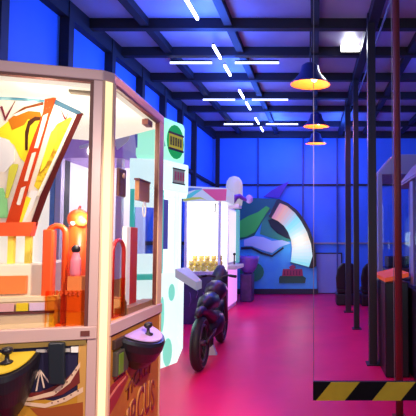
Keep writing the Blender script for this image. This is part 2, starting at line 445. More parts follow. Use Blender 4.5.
# dark acceptor box and small white label
ac = MB(); FF.pp(ac, [(48, 343), (64, 343), (64, 385), (48, 385)], 0, 0.03); ac.build('coin_acceptor', mat('acceptor_black', (.012, .018, .028), .4), t, 0.006)
lb = MB(); FF.pp(lb, [(71, 347), (78, 347), (78, 352.5), (71, 352.5)], -0.008, 0.004); lb.build('white_sticker', M_white, t)
lb = MB(); FF.pp(lb, [(36, 350), (47, 350), (47, 352.5), (36, 352.5)], -0.008, 0.003); lb.build('white_line', mat('dim_white', (.45,.42,.42), .4), t); lb = MB(); FF.pp(lb, [(65, 349), (70, 349), (70, 352), (65, 352)], -0.008, 0.003); lb.build('white_line', mat('dim_white', (.45,.42,.42), .4), t)

def pod(face, u, z, rx, rz, depth, m_top, label, tilt=.07):
    """control pod: rounded black bowl sticking out of the cabinet, with a coloured top plate and a joystick"""
    N = 28; b = MB(); rows = []
    prof = ((1.0, 0.0), (1.02, -0.03), (0.95, -0.10), (0.74, -0.20), (0.40, -0.30), (0.16, -0.34))
    vs = []; fs = []
    for k, dz in prof:
        for i in range(N+1):
            a_ = PI*i/N
            vs.append(face.pt(u + rx*k*math.cos(a_), z + dz*rz - tilt*k*math.sin(a_), depth*k*math.sin(a_)))
    m = len(prof)
    for j in range(m-1):
        for i in range(N): fs.append((j*(N+1)+i, j*(N+1)+i+1, (j+1)*(N+1)+i+1, (j+1)*(N+1)+i))
        fs.append((j*(N+1), (j+1)*(N+1), (j+1)*(N+1)+N, j*(N+1)+N))
    fs.append(tuple(range(N+1))); fs.append(tuple((m-1)*(N+1)+i for i in range(N+1)))
    b.add(vs, fs, False); o = b.build('control_pod', M_black, pm)
    tp = MB()
    tp.prism([face.pt(u + rx*.86*math.cos(PI*i/N), z+0.001-tilt*.86*math.sin(PI*i/N), 0.012 + depth*.86*math.sin(PI*i/N)) for i in range(N+1)],
             [face.pt(u + rx*.86*math.cos(PI*i/N), z+0.008-tilt*.86*math.sin(PI*i/N), 0.012 + depth*.86*math.sin(PI*i/N)) for i in range(N+1)])
    tp.build('pod_plate', m_top, o, label=label)
    q = face.pt(u, z - tilt*.48, depth*.48)
    js = MB(); js.lathe([(0.030, 0.006), (0.028, 0.014), (0.010, 0.022), (0.009, 0.045), (0.020, 0.052), (0.026, 0.066), (0.020, 0.080), (0.004, 0.085)], q, 18)
    js.build('joystick', M_black, o)
u, z = FF.hit(0, 352, 0.10)
pod(FF, u+0.02, 0.850, 0.112, 0.9, 0.16, mat('pod_gold', (.62, .42, .03), .35), 'gold plate on top of the pod')
u, z = FS.hit(138, 336, 0.05)
pod(FS, 0.325, 0.862, 0.19, 0.66, 0.17, mat('pod_lilac', (.50, .32, .58), .35), 'lilac plate on top of the pod')

# right lower panel with lettering
ap = MB(); FS.box(ap, 0.03, FS.L-0.014, 0.02, ZR0-0.01, -0.02, -0.006)
rp = ap.build('art_panel', mat('art_orange', (.40, .13, .015), .45, noise=(7, (.50, .21, .02), .4, .62)), t, label='orange art panel with curved dark red lettering')
ap = MB(); FS.poly(ap, [(0.03, .62), (0.20, .655), (0.26, .60), (0.14, .52), (0.03, .47)], -0.006, -0.003); ap.build('red_swirl', mat('art_red', (.32, .03, .03), .45), rp)
ap = MB(); FS.poly(ap, [(0.03, .56), (0.12, .59), (0.22, .61), (0.22, .62), (0.12, .605), (0.03, .575)], -0.003, -0.001); ap.build('pink_line', mat('art_pinkline', (.70, .22, .16), .45), rp)
M_lt = mat('letter_dark_red', (.22, .035, .012), .45); M_lt2 = mat('letter_edge', (.60, .24, .06), .45)
text_mesh('small_lettering', 'TICKET', M_lt, FS, 0.42, 0.560, 0.12, -0.006, rp, 0.98, rise=0.16, arc=-1.0, depth=.005)
text_mesh('lettering_edge', 'CIRCUS', M_lt2, FS, 0.395, 0.355, 0.30, -0.006, rp, 0.54, rise=0.22, arc=-1.2, depth=.004)
text_mesh('large_lettering', 'CIRCUS', M_lt, FS, 0.408, 0.355, 0.285, -0.006, rp, 0.54, rise=0.22, arc=-1.2, depth=.0055)
# ticket slot box beside the pod
bx = MB(); FS.box(bx, 0.06, 0.20, 0.665, 0.80, -0.01, 0.022); ti = bx.build('ticket_slot', mat('slot_grey', (.10, .09, .08), .35, .3), t, 0.005)
bx = MB(); FS.box(bx, 0.075, 0.125, 0.675, 0.785, 0.022, 0.026); bx.build('green_light_strip', mat('slot_green', (.14, .26, .03), .3), ti, label='dull green strip')
bx = MB(); FS.box(bx, 0.05, 0.24, 0.815, 0.865, -0.01, 0.012); bx.build('coin_plate', mat('plate_dark', (.06, .035, .03), .35), t, 0.004)

# -------- inside: stepped deck, central column, painted fan sign
def fbox(face, px0, px1, w0, w1, z0, z1, wref=None):
    wr = w1 if wref is None else wref
    u0 = face.hit(px0, 243, wr)[0]; u1 = face.hit(px1, 243, wr)[0]
    m = MB(); face.box(m, u0, u1, z0, z1, w0, w1); return m
fbox(FF, -75, 44, -0.75, -0.16, 0.955, 1.285).build('stepped_deck', M_cream, t, 0.006)
fbox(FF, -75, 27, -0.16, -0.135, 1.13, 1.225).build('deck_riser', mat('orange_riser', (.80, .22, .05), .4), t, label='orange riser of the deck')
fbox(FF, -75, 56, -0.155, -0.05, 0.955, 1.10).build('pusher_tray', mat('beige_tray', (.66, .48, .30), .45), t, 0.006)
fbox(FF, -75, 57, -0.10, -0.045, 1.10, 1.122).build('tray_lip', mat('cream_lip', (.88, .74, .48), .4), t)
fbox(FF, -75, 56, -0.05, -0.042, 1.035, 1.048).build('tray_edge', M_brown, t)
fbox(FF, -75, 56, -0.05, -0.042, 0.960, 0.985).build('tray_foot', mat('pale_gold', (.85, .65, .38), .4), t)
cc = fbox(FF, -60, 34, -0.62, -0.40, 1.285, 2.2); cc.build('central_column', mat('column_baked_light', (.95, .9, .8), .5, emit=.75, ecol=(1, .93, .80)), t, label='white column behind the sign, ceiling light put in as glow')  # emission stands in for ceiling light falling on the column
# prizes lying on the tray front: small cards
cards = [((3, 304, 18), 'cream pink prize card leaning at left of the pusher tray', M_pink), ((22, 302, 10), 'yellow prize card in the pusher tray', M_yellow),
         ((38, 303, 15), 'pale lilac prize card right of the yellow card', mat('card_lilac', (.75, .55, .72), .4))]
for (px, py, wd), lab, m_ in cards:
    u, z = FF.hit(px, py, -0.035); c = MB()
    FF.box(c, u-wd*.0026, u+wd*.0026, 1.052, 1.092, -0.042, -0.036); o = c.build('prize_card', mat('card_'+m_.name, tuple(.5*x+.4*y for x, y in zip(m_.node_tree.nodes['Principled BSDF'].inputs['Base Color'].default_value[:3], (.9,.8,.7))), .4) if m_ is M_pink else m_)
    tag(o, lab, 'card', 'prize cards on the pusher tray')

# fan shaped sign standing on the deck
SW = -0.26
so = FF.pt(FF.hit(20, 250, SW)[0], 1.285, SW)
t2 = thing('fan_sign', so, 'painted fan-shaped circus sign with red ribs inside the prize machine', 'sign')
def sp(name, pts, m, w0, w1, label=None, parent=t2, mb=None):
    q = mb or MB(); FF.pp(q, pts, SW+w0, SW+w1)
    return q.build(name, m, parent, 0, label) if name else q
sp('back_board', [(-40, 96), (0, 97), (40, 100), (80, 112), (63, 150), (47, 188), (35, 224), (-30, 224)], mat('sign_white', (.92, .84, .70), .5), -0.012, 0)
sp('yellow_patch', [(-30, 128), (0, 128), (12, 118), (30, 113), (40, 120), (42, 128), (36, 135), (30, 150), (25, 163), (20, 158), (14, 145), (5, 138), (-30, 136)], mat('sign_yellow', (.95, .80, .03), .4), 0, .003)
sp('amber_patch', [(8, 120), (16, 114), (28, 111), (40, 112), (42, 120), (36, 121), (28, 119), (24, 125), (12, 130)], mat('sign_amber', (.55, .17, .012), .4), .003, .005)
sp('dark_curl', [(25, 150), (25, 132), (28, 121), (35, 116.5), (41, 117), (40, 120), (35, 121), (30, 126), (28, 136), (27.5, 150)], mat('sign_brown', (.07, .022, .01), .4), .005, .007)
sp('white_face', [(-30, 137), (0, 137), (9, 140), (15, 150), (14, 162), (5, 172), (-30, 172)], M_white, .005, .008)
sp('green_patch', [(-20, 190), (3, 188), (7, 200), (8, 218), (-20, 218)], mat('sign_green', (.30, .75, .30), .4), .003, .006)
sp('olive_bar', [(8, 164), (18, 164), (18, 167), (13, 183), (8, 198), (5, 198), (9, 168)], mat('sign_olive', (.72, .70, .08), .4), .003, .006)
sp('gold_patch', [(57, 124), (70, 117), (74, 119), (60, 150), (48, 176), (38, 190), (34, 186), (44, 155), (50, 135)], mat('sign_gold', (.48, .24, .02), .4, noise=(26, (.85, .66, .04), .40, .55)), 0, .004)
sp('lemon_patch', [(51, 132), (58, 126), (57, 140), (50, 156), (44, 168), (40, 172), (45, 152)], mat('sign_lemon', (.95, .85, .05), .4), .004, .006)
sp('white_stripe', [(31, 190), (38, 191), (33, 207), (24, 222), (18, 222)], M_white, .004, .006)
sp('lemon_stripe', [(26, 196), (31, 198), (22, 222), (15, 222)], mat('sign_lemon', (.95, .85, .05), .4), .006, .008)
sp('top_edge', [(-40, 95), (0, 96.5), (25, 98), (48, 100), (48, 102.5), (25, 100.5), (0, 99.5), (-40, 98)], mat('sign_teal', (.10, .30, .42), .4, noise=(10, (.45, .80, .85), .45, .6)), 0, .006)
sp('top_edge', [(55, 99), (80, 111), (84, 115), (76, 114), (54, 104)], mat('sign_teal2', (.06, .14, .22), .4), 0, .008)
q = MB()
for pts in ([(12, 107), (15, 101), (5, 121), (4, 119)], [(0, 107), (2, 106), (5, 116), (4, 118)], [(60, 108), (66, 119), (64, 119)], [(68, 112), (66, 120), (65, 120)]): FF.pp(q, pts, SW, SW+.005)
q.build('spark_rays', mat('sign_maroon', (.20, .03, .05), .4), t2)
sp('white_curve', [(12, 115), (26, 108), (43, 105), (43, 110), (28, 111), (16, 116)], mat('sign_cream', (.95, .88, .75), .4), .006, .008)
sp('brown_curve', [(12, 115), (24, 107), (43, 102), (43, 105), (27, 108.5)], mat('sign_brown2', (.22, .06, .02), .4), .006, .009)
M_srib = mat('sign_rib_red', (.62, .06, .012))
rib = sp('rib', [(45, 99), (56, 97), (49, 116), (40, 147), (30, 180), (17, 228), (4, 228), (22, 170), (34, 135), (43, 112)], M_srib, .006, .016, label='wide orange-red rib')
q = MB()
for pts in ([(43, 116), (48, 113), (43, 131), (38, 148), (34, 148), (39, 131)], [(32, 153), (36, 152), (31, 169), (27.5, 181), (24, 181), (28, 166)], [(21, 188), (25.5, 186), (20, 205), (17.5, 205), (16.5, 204)]):
    FF.pp(q, pts, SW+.016, SW+.019)
q.build('rib_stripe', mat('sign_cream', (.95, .88, .75), .4), rib)
rib = sp('rib', [(77, 114), (83, 113), (60, 164), (47, 196), (36, 226), (30, 226), (40, 196), (58, 158)], mat('sign_dark_red', (.085, .010, .010), .4), .006, .014, label='narrow dark red rib')
q = MB(); FF.pp(q, [(73, 117), (76, 116), (57, 158), (40, 196), (36, 196)], SW+.004, SW+.008); q.build('rib_stripe', mat('sign_cream', (.95, .88, .75), .4), rib)
q = MB(); FF.pp(q, [(-30, 223), (34, 222), (30, 236), (-30, 236)], SW-.01, SW+.05); q.build('tray_band', M_orange, t2)
for px in (-20, 12, 29):
    u, z = FF.hit(px, 250, SW); q = MB(); FF.box(q, u-.014, u+.014, 1.285, 1.45, SW-.01, SW+.02)
    q.build('leg', mat('sign_leg', (.80, .66, .10), .4), t2)

# toys on the deck in the front window
def solid_arch(px0, px1, pytop, w, zb, m, thick, name, label, cat, leg=0.028, stem=0.0):
    u0, zt = FF.hit(px0, pytop, w); u1, _ = FF.hit(px1, pytop, w)
    c = FF.pt((u0+u1)/2, zb, w); th = tag_root = thing(name, c, label, cat)
    r = (u1-u0)/2 - leg/2; uc = (u0+u1)/2; zc = zt - r - leg/2
    pts = [FF.pt(uc-r, zb, w)] + [FF.pt(uc + r*math.cos(PI - PI*i/10), zc + r*math.sin(PI*i/10), w) for i in range(11)] + [FF.pt(uc+r, zb, w)]
    MB().tube(pts, leg/2, 12).build('arch', m, th)
    return th, uc, zc, r
th, uc, zc, r = solid_arch(46, 69, 223, -0.10, 0.955, M_orange, .03, 'orange_arch_toy', 'orange plastic arch standing right of the fan sign', 'toy', 0.030)
q = MB(); FF.box(q, uc-r-.02, uc-r+.030, .955, zc+.02, -.13, -.07); q.build('side_panel', M_orange, th, .008)
q = MB(); FF.box(q, uc-r-.02, uc+r+.02, .955, .97, -.13, -.074); q.build('foot', M_orange, th, .004)
# round headed toy
u, z = FF.hit(79, 219, -0.18); base = FF.pt(u, .955, -0.18)
th = thing('round_head_toy', base, 'orange round-headed toy on tall legs at the right end of the window', 'toy')
q = MB().ball(FF.pt(u, z, -0.18), 0.060, (1, 1, .95)); hd = q.build('head', M_orange, th)
MB().ball(FF.pt(u+.022, z-.020, -0.134), 0.034, (1, .6, .8)).build('muzzle', mat('toy_tan', (.75, .34, .08), .5), hd)
MB().ball(FF.pt(u-.016, z-.028, -0.130), 0.013).build('eye_patch', M_white, hd)
MB().tube([FF.pt(u, z+.05, -.18), FF.pt(u+.005, z+.075, -.18)], [.010, .005]).build('stem', M_red2, hd)
q = MB(); q.lathe([(.048, .11), (.055, .16), (.05, z-.955-.04)], base, 16); q.build('body', M_orange, th)
for s_ in (-.036, .036):
    MB().tube([FF.pt(u+s_, .955, -.18), FF.pt(u+s_, 1.08, -.18), FF.pt(u+s_*.8, z-.04, -.18)], [.022, .020, .016]).build('leg', M_orange, th)
# small doll between: black hair, pink dress
u, z = FF.hit(76, 249, -0.062); zs = FF.hit(76, 276, -0.062)[1]
q = MB(); ua_, ub_ = FF.hit(69, 280, -.062)[0], FF.hit(87, 280, -.062)[0]; FF.box(q, ua_, ub_, .955, zs, -.090, -.036); q.build('toy_step', mat('orange_riser', (.80, .22, .05), .4), pm)
th = thing('small_doll', FF.pt(u, zs, -.062), 'small doll with black hair and pink dress before the round-headed toy', 'doll')
MB().ball(FF.pt(u, z, -.062), .023).build('hair', M_black, th)
q = MB(); q.lathe([(.022, zs), (.027, zs+.015), (.025, z-.06), (.014, z-.018)], (0,0,0)); 
q.v = [v + Vector((FF.pt(u, 0, -.062).x, FF.pt(u, 0, -.062).y, 0)) for v in q.v]; q.build('dress', M_pink, th)
# acrylic boxes at the front right corner of the deck
u0 = FF.hit(45, 300, -.03)[0]; u1 = FF.hit(87, 300, -.03)[0]
th = thing('acrylic_prize_box', FF.pt((u0+u1)/2, .955, -.03), 'open orange acrylic box with marked front, at the toys feet', 'box')
q = MB(); FF.box(q, u0, u1-.002, 1.04, 1.15, -.034, -.030); q.build('front_wall', OA, th)
q = MB(); FF.box(q, u0, u0+.004, .955, 1.15, -.068, -.034); q.build('side_wall', OA, th)
q = MB()
for i, px in enumerate((52, 57, 61, 66, 70, 74, 79)):
    uu, zz = FF.hit(px, 293, -.03); FF.box(q, uu-.004, uu+.004, zz-.014+(.004 if i % 2 else 0), zz+.014, -.030, -.0275); FF.box(q, uu-.004, uu+.010, zz-.003, zz+.004, -.030, -.0275)
q.build('front_marks', M_orange, th)
q = MB(); FF.poly(q, [(u0+.02, .955), (u1-.002, .955), (u1-.002, 1.035), (u0+.02, 1.06)], -.034, -.030); q.build('lower_wall', YA, th)

# side window: devices hung inside the glass and red pieces
W2 = -0.05
def dev(name, px0, px1, py0, py1, w0, m, label, cat):
    a_ = FS.hit(px0, py1, w0); b_ = FS.hit(px1, py0, w0)
    return a_, b_
a_, b_ = dev('', 119, 127, 170, 196, W2, None, '', '')
th = pm
q = MB(); FS.box(q, a_[0], b_[0], a_[1], b_[1], W2-.02, W2); sb = q.build('side_device', mat('device_brown', (.10, .035, .025), .35), th, .012, label='dark brown device on the side glass')
q = MB(); um = (a_[0]+b_[0])/2; zm = b_[1]-.045
q.lathe([(.012, 0), (.018, .004), (.018, .006)], (0,0,0), 14, M=Matrix.Translation(FS.pt(um, zm, W2)) @ Matrix(((FS.d.x, 0, FS.n.x, 0), (FS.d.y, 0, FS.n.y, 0), (0, 1, 0, 0), (0, 0, 0, 1))))
q.build('device_button', M_tan, sb)
a_, b_ = dev('', 139, 150, 184, 200, W2, None, '', '')
q = MB(); FS.box(q, a_[0], b_[0], a_[1], b_[1], W2-.03, W2)
cb = q.build('counter_box', mat('copper_box', (.55, .26, .12), .4, .2), th, .004, label='copper box with white cable loop')
q = MB(); FS.box(q, a_[0]-.012, b_[0]+.002, b_[1], b_[1]+.012, W2-.03, W2+.004); q.build('box_lid', M_brown, cb)
uc = (a_[0]+b_[0])/2; zc = a_[1]-.055
q = MB().tube([FS.pt(uc + .024*math.cos(x*PI/10), zc + .050*math.sin(x*PI/10), W2) for x in range(20)], .0045, 6, closed=True); q.build('cable_loop', M_white, cb)

th = thing('red_arch_toy', FS.pt(.12, .955, -.12), 'dark red arch with tall slab seen through the side window', 'toy')
ua, za = FS.hit(113, 240, -.10); ub, _ = FS.hit(124, 240, -.10)
r_ = (ub-ua)/2; uc = (ua+ub)/2
MB().tube([FS.pt(ua, .955, -.10)] + [FS.pt(uc - r_*math.cos(PI*i/8), za - r_ + r_*math.sin(PI*i/8), -.10) for i in range(9)] + [FS.pt(ub, .955, -.10)], .012).build('arch', M_red2, th)
u0, z0_ = FS.hit(131, 227, -.10); u1, _ = FS.hit(138, 227, -.10)
q = MB(); FS.box(q, u0, u1, .955, z0_, -.13, -.10); q.build('slab', M_red2, th, .004)
u2 = FS.hit(127, 227, -.10)[0]
q = MB(); FS.box(q, u2, u0, .955, z0_, -.13, -.10); q.build('white_slab', M_white, th, .004, label='narrow white slab')
q = MB(); FS.box(q, ua-.015, u1+.02, .955, .965, -.14, -.08); q.build('foot', M_red2, th)
u0 = FS.hit(112, 290, -.03)[0]; u1 = FS.hit(127, 290, -.03)[0]
th = thing('amber_acrylic_box', FS.pt((u0+u1)/2, .955, -.04), 'orange acrylic box by the side window', 'box')
q = MB(); FS.box(q, u0, u1, .955, 1.19, -.045, -.040); q.build('front_wall', OA, th)
q = MB(); FS.box(q, u1-.004, u1, .955, 1.19, -.070, -.045); q.build('side_wall', OA, th)
u, z = FS.hit(123.5, 275, -.035)
q = MB().lathe([(.014, 1.19-1.19+.0), (.016, .03), (.016, .08), (.007, .10), (.006, .125)], FS.pt(u1+.03, 1.155, -.060)); o = q.build('amber_bottle', mat('amber_bottle', (.12, .04, .015), .25))
o.location.z = .955-1.155
tag(o, 'small brown bottle beside the orange acrylic box', 'bottle')
u0 = FS.hit(131, 300, -.02)[0]
q = MB(); FS.box(q, u0, FS.L-.03, .955, 1.0, -.12, -.035); q.build('side_ledge', mat('ledge_brown', (.30, .15, .08), .45), pm)

# lamps of the machine's own lit ceiling
for (x, y) in ((-1.55, 2.45), (-1.25, 2.5), (-2.1, 2.5)):
    light('machine_glow', 'POINT', (x, y, 2.10), (1.0, .84, .62), 5, .10)
light('machine_glow', 'POINT', (*FF.pt(FF.L-.30, 0, -.07).xy, 2.13), (1.0, .84, .62), 5, .05)
light('inner_glow', 'POINT', (*FF.pt(FF.L-.09, 0, -.07).xy, 1.55), (1.0, .84, .60), 5, .04)
light('inner_glow', 'POINT', (*FF.pt(FF.L-.75, 0, -.05).xy, 1.35), (1.0, .84, .60), 2.2, .04)  # low fill added to brighten the tray, no light column here

# ================================================================== LILAC CABINET behind
t = thing('lilac_game_cabinet', (-2.45, 4.65, 0), 'pale lilac lit cabinet with purple header behind the prize machine', 'arcade machine')
LF = Face((-2.82, 4.3), (-2.10, 4.3))
M_lil = mat('lilac_plastic', (.78, .66, .80), .4)
MB().box((-2.82, 4.32, 0), (-2.10, 4.95, 1.05)).build('base_cabinet', M_lil, t, .01)
MB().box((-2.82, 4.88, 1.05), (-2.10, 4.95, 2.32)).build('back_panel', mat('lilac_lit', (.95, .85, .95), .5, emit=1.0, ecol=(1, .86, .97)), t, label='backlit white-pink back panel')
MB().box((-2.82, 4.39, 1.05), (-2.79, 4.88, 2.32)).build('side_panel', MATS['lilac_lit'], t, label='backlit pale side panel')
for x in (-2.82, -2.16): MB().box((x, 4.32, 1.05), (x+.06, 4.38, 2.32)).build('corner_post', M_lil, t)
MB().box((-2.76, 4.345, 1.05), (-2.16, 4.355, 2.32)).build('glass_pane', GL, t)
hb = MB().box((-2.84, 4.29, 2.32), (-2.08, 4.95, 2.66)).build('header', mat('header_purple', (.34, .16, .62), .4, emit=.35, ecol=(.50, .22, .9)), t, .01, label='purple header')
q = MB(); LF.pp(q, [(112, 137), (131, 133), (128, 141), (117, 150)], .01, .016); LF.pp(q, [(79, 146), (89, 143), (89, 146), (80, 149)], .01, .016); q.build('header_mark', M_white, hb)
light('cabinet_glow', 'POINT', (-2.45, 4.6, 2.1), (1, .85, 1), 8, .1)

# ================================================================== TEAL CABINET
t = thing('teal_game_cabinet', (-1.85, 4.9, 0), 'glowing white and teal cabinet with stacked light-box signs', 'arcade machine')
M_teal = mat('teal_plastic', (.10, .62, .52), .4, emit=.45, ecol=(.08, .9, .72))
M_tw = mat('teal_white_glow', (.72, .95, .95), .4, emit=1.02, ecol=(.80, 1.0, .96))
R0, R1 = (-1.736, 4.48), (-1.615, 4.75)
base = [(-2.05, 4.40), R0, R1, (-1.76, 5.40), (-2.05, 5.40)]
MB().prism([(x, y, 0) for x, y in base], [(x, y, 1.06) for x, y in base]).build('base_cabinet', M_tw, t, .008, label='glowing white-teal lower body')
TF = Face(R0, R1); TN = Face((-2.05, 4.40), R0)
q = MB()
def blob(face, u, z, ru, rz, w0, w1, q, n=14): face.poly(q, [(u + ru*math.cos(2*PI*i/n), z + rz*math.sin(2*PI*i/n)) for i in range(n)], w0, w1)
blob(TF, .14, .16, .07, .16, 0, .004, q); blob(TF, .19, .83, .05, .10, 0, .004, q); blob(TF, .05, .60, .03, .2, 0, .004, q)
q.build('teal_spots', mat('teal_soft', (.4, .9, .8), .4, emit=.72, ecol=(.26, .92, .74)), t)
# control shelf sticking out into the aisle
sh = [P(180, 266, 4.72), P(187, 268, 4.80), P(201, 288, 4.95), P(198, 291, 4.92), P(186, 285, 4.72)]
sh = [(-1.64, 4.70, 1.10), (-1.60, 5.05, 1.10), (-1.42, 5.05, .93), (-1.42, 4.82, .93)]
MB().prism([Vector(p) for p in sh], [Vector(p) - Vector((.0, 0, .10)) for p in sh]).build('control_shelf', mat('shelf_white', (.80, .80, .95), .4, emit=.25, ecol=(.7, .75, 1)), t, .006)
# upper body: frame, window, lit back
up = [(-2.05, 4.42), (-1.74, 4.50), (-1.64, 4.76), (-1.64, 5.38), (-2.05, 5.38)]
for (x, y) in ((-2.03, 4.44), (-1.745, 4.52), (-1.655, 4.78)):
    MB().box((x-.022, y-.022, 1.06), (x+.022, y+.022, 2.0)).build('corner_post', M_teal if x < -1.7 else M_tw, t)
MB().box((-2.05, 5.30, 1.06), (-1.80, 5.38, 2.0)).build('back_panel', mat('teal_back', (.85, .92, 1), .4, emit=1.1, ecol=(.85, .95, 1.0)), t, label='bright backlit panel')
UF = Face((-2.03, 4.43), (-1.745, 4.51)); US = Face((-1.735, 4.53), (-1.645, 4.77))
q = MB(); UF.box(q, .0, UF.L, 1.06, 2.0, -.012, -.008); q.build('glass_pane', glass('blue_glass', (.62, .70, .88), .05), t)
q = MB(); US.box(q, .0, US.L, 1.06, 2.0, -.012, -.008); q.build('glass_pane', GL, t)
q = MB(); UF.box(q, 0, UF.L, 1.06, 1.28, -.03, 0.002); q.build('window_frame', M_tw, t); q = MB(); UF.box(q, 0, UF.L, 1.80, 2.0, -.03, 0.002); q.build('window_frame', M_tw, t)
q = MB(); US.box(q, .03, US.L*.45, 1.33, 1.90, -.02, -.014); q.build('blue_poster', mat('poster_blue', (.12, .12, .55), .4, emit=.3, ecol=(.18, .18, .9)), t)
# joystick and shelf on near side
q = MB(); UF.box(q, 0.02, UF.L-.02, 1.0, 1.06, 0, .14); q.build('near_shelf', M_teal, t, .01)
# light-box signs
sb_ = [(-2.05, 4.38), (-1.70, 4.45), (-1.53, 4.80), (-1.74, 5.4), (-2.05, 5.4)]
s1 = MB().prism([(x, y, 2.0) for x, y in sb_], [(x, y, 2.34) for x, y in sb_]).build('sign_box', mat('sign_box_glow', (.8, 1, .98), .4, emit=1.05, ecol=(.72, 1, .96)), t, .012, label='white glowing light box')
SB = Face((-1.70, 4.45), (-1.53, 4.80))
q = MB(); SB.box(q, .14, .32, 2.09, 2.27, 0, .006); q.build('sign_panel', mat('sign_grey', (.45, .55, .55), .4, emit=.2, ecol=(.6, .75, .8)), s1)
q = MB(); SB.box(q, .13, .33, 2.255, 2.27, .006, .010); q.build('sign_line', M_black, s1); q = MB(); SB.box(q, .13, .33, 2.085, 2.10, .006, .010); q.build('sign_line', M_black, s1)
q = MB()
for i in range(4):
    u = .165 + i*.042; SB.box(q, u, u+.010, 2.13, 2.23, .006, .010); SB.box(q, u+.016, u+.024, 2.13, 2.23, .006, .010); SB.box(q, u, u+.024, 2.17, 2.19, .006, .010)
q.build('sign_letters', mat('sign_rose', (.45, .10, .22), .4), s1)
NB = Face((-2.05, 4.38), (-1.70, 4.45))
q = MB()
for i in range(5):
    u = .03 + i*.065; NB.poly(q, [(u, 2.62), (u+.05, 2.62), (u+.07, 2.50), (u+.02, 2.46)], 0, .004)
sb2 = [(-2.02, 4.42), (-1.70, 4.48), (-1.575, 4.78), (-1.78, 5.3), (-2.02, 5.3)]
s2 = MB().prism([(x, y, 2.34) for x, y in sb2], [(x, y, 2.84) for x, y in sb2]).build('top_sign', mat('top_sign_glow', (.35, 1, .70), .4, emit=1.0, ecol=(.38, 1, .70)), t, .05, label='green glowing rounded top sign')
for v in q.v: v += Vector((0, .045, 0))
q.build('zigzag', mat('zig_blue', (.05, .08, .55), .4, emit=.3, ecol=(.08, .12, .8)), s2)
SB2 = Face((-1.70, 4.48), (-1.575, 4.78))
u0, u1 = .07, .27
q = MB()
blob(SB2, .17, 2.58, .14, .20, 0, .005, q, 18); q.build('sign_shape', mat('sign_deepgreen', (.02, .45, .12), .4, emit=.35, ecol=(.02, .8, .25)), s2)
q = MB(); SB2.box(q, u0-.01, u1+.02, 2.50, 2.66, .005, .010); q.build('sign_plate', mat('sign_lime', (.75, .75, .10), .4, emit=.3, ecol=(.8, .85, .1)), s2)
q = MB(); SB2.box(q, u0-.02, u1+.03, 2.66, 2.685, .005, .012); q.build('sign_line', M_black, s2); q = MB(); SB2.box(q, u0-.02, u1+.03, 2.475, 2.50, .005, .012); q.build('sign_line', M_black, s2); q = MB()
for i in range(5):
    u = u0 + .005 + i*.04
    SB2.box(q, u, u+.009, 2.53, 2.63, .010, .014); SB2.box(q, u+.016, u+.024, 2.53, 2.63, .010, .014)
    SB2.box(q, u, u+.024, (2.57, 2.53, 2.61, 2.57, 2.53)[i], (2.59, 2.55, 2.63, 2.59, 2.55)[i], .010, .014)
q.build('sign_letters', M_black, s2)
light('teal_glow', 'POINT', (-1.85, 4.9, 1.85), (.75, 1, .97), 8, .1)
light('teal_under', 'POINT', (-1.35, 4.35, .55), (.45, 1, .9), 1.2, .1)

# ================================================================== PLUSH CLAW MACHINE
X0, X1, Y0, Y1 = -2.27, -1.645, 6.95, 7.62
t = thing('plush_claw_machine', ((X0+X1)/2, (Y0+Y1)/2, 0), 'bright white plush claw machine with rainbow header along the left aisle', 'arcade machine')
M_pb = mat('purple_base', (.045, .02, .10), .4, noise=(5, (.08, .03, .16), .4, .6))
bc = MB().box((X0, Y0, 0), (X1, Y1, .86)).build('base_cabinet', M_pb, t, .01)
q = MB()
for dx, dz, hh in ((.10, .30, .25), (.22, .45, .2), (.33, .25, .3), (.45, .42, .22), (.55, .30, .18)):
    q.tube([(X0+dx, Y0-.003, dz), (X0+dx+.03, Y0-.003, dz+hh*.5), (X0+dx+.01, Y0-.003, dz+hh)], .006, 6)
q.build('violet_squiggles', mat('squiggle', (.25, .12, .40), .4), bc)
M_lit = mat('white_backlight', (.95, .95, .9), .5, emit=1.5, ecol=(1, .98, .92))
MB().box((X0+.02, Y1-.05, .86), (X1-.02, Y1, 2.12)).build('back_panel', M_lit, t, label='glowing white back panel')
MB().box((X0, Y0+.04, .86), (X0+.02, Y1, 2.12)).build('side_panel', M_lit, t)
MB().box((X0+.02, Y0+.05, .84), (X1-.02, Y1-.05, .90)).build('prize_bed', M_white, t)
for x, y in ((X0, Y0), (X1-.04, Y0), (X1-.04, Y1-.04)):
    MB().box((x, y, .86), (x+.04, y+.04, 2.12)).build('corner_post', mat('post_lilac', (.82, .78, .92), .4), t)
MB().box((X0+.04, Y0+.015, .90), (X1-.04, Y0+.022, 2.12)).build('glass_pane', GL, t)
MB().box((X1-.022, Y0+.04, .90), (X1-.015, Y1-.04, 2.12)).build('glass_pane', GL, t)
MB().box((X0, Y0-.01, .84), (X1+.01, Y0+.04, .90)).build('front_sill', mat('sill_lilac', (.55, .45, .75), .4), t)
hd = [(X0-.02, Y0-.04, 2.12), (X1+.10, Y0-.04, 2.12), (X1+.10, Y0+.02, 2.36), (X0-.02, Y0+.02, 2.40)]
hbk = [(x, Y1, z) for x, y, z in hd]
he = MB().prism(hd, hbk).build('header', mat('header_white', (.80, .85, .95), .4, emit=.45, ecol=(.75, .85, 1)), t, label='sloped rainbow header')
HF = Face((X0-.02, Y0-.045), (X1+.10, Y0-.045)); LH = HF.L
def hp(pts, m):
    q = MB(); a = []; b = []
    for fx, fz in pts:
        y = Y0-.04 + .06*fz
        p = Vector((X0-.02 + LH*fx, y-.004, 2.12 + .26*fz)); a.append(p); b.append(p + Vector((0, .006, 0)))
    q.prism(b, a); q.build('header_art', m, he)
hp([(.42, .85), (1, .85), (1, .05), (.78, .05), (.66, .30), (.52, .62)], mat('hd_pink', (.80, .10, .30), .4, emit=.4, ecol=(.95, .14, .38)))
hp([(0, .45), (.12, .50), (.28, .78), (.42, .80), (.30, .55), (.18, .25), (0, .15)], mat('hd_cyan', (.10, .70, .75), .4, emit=.4, ecol=(.15, .85, .9)))
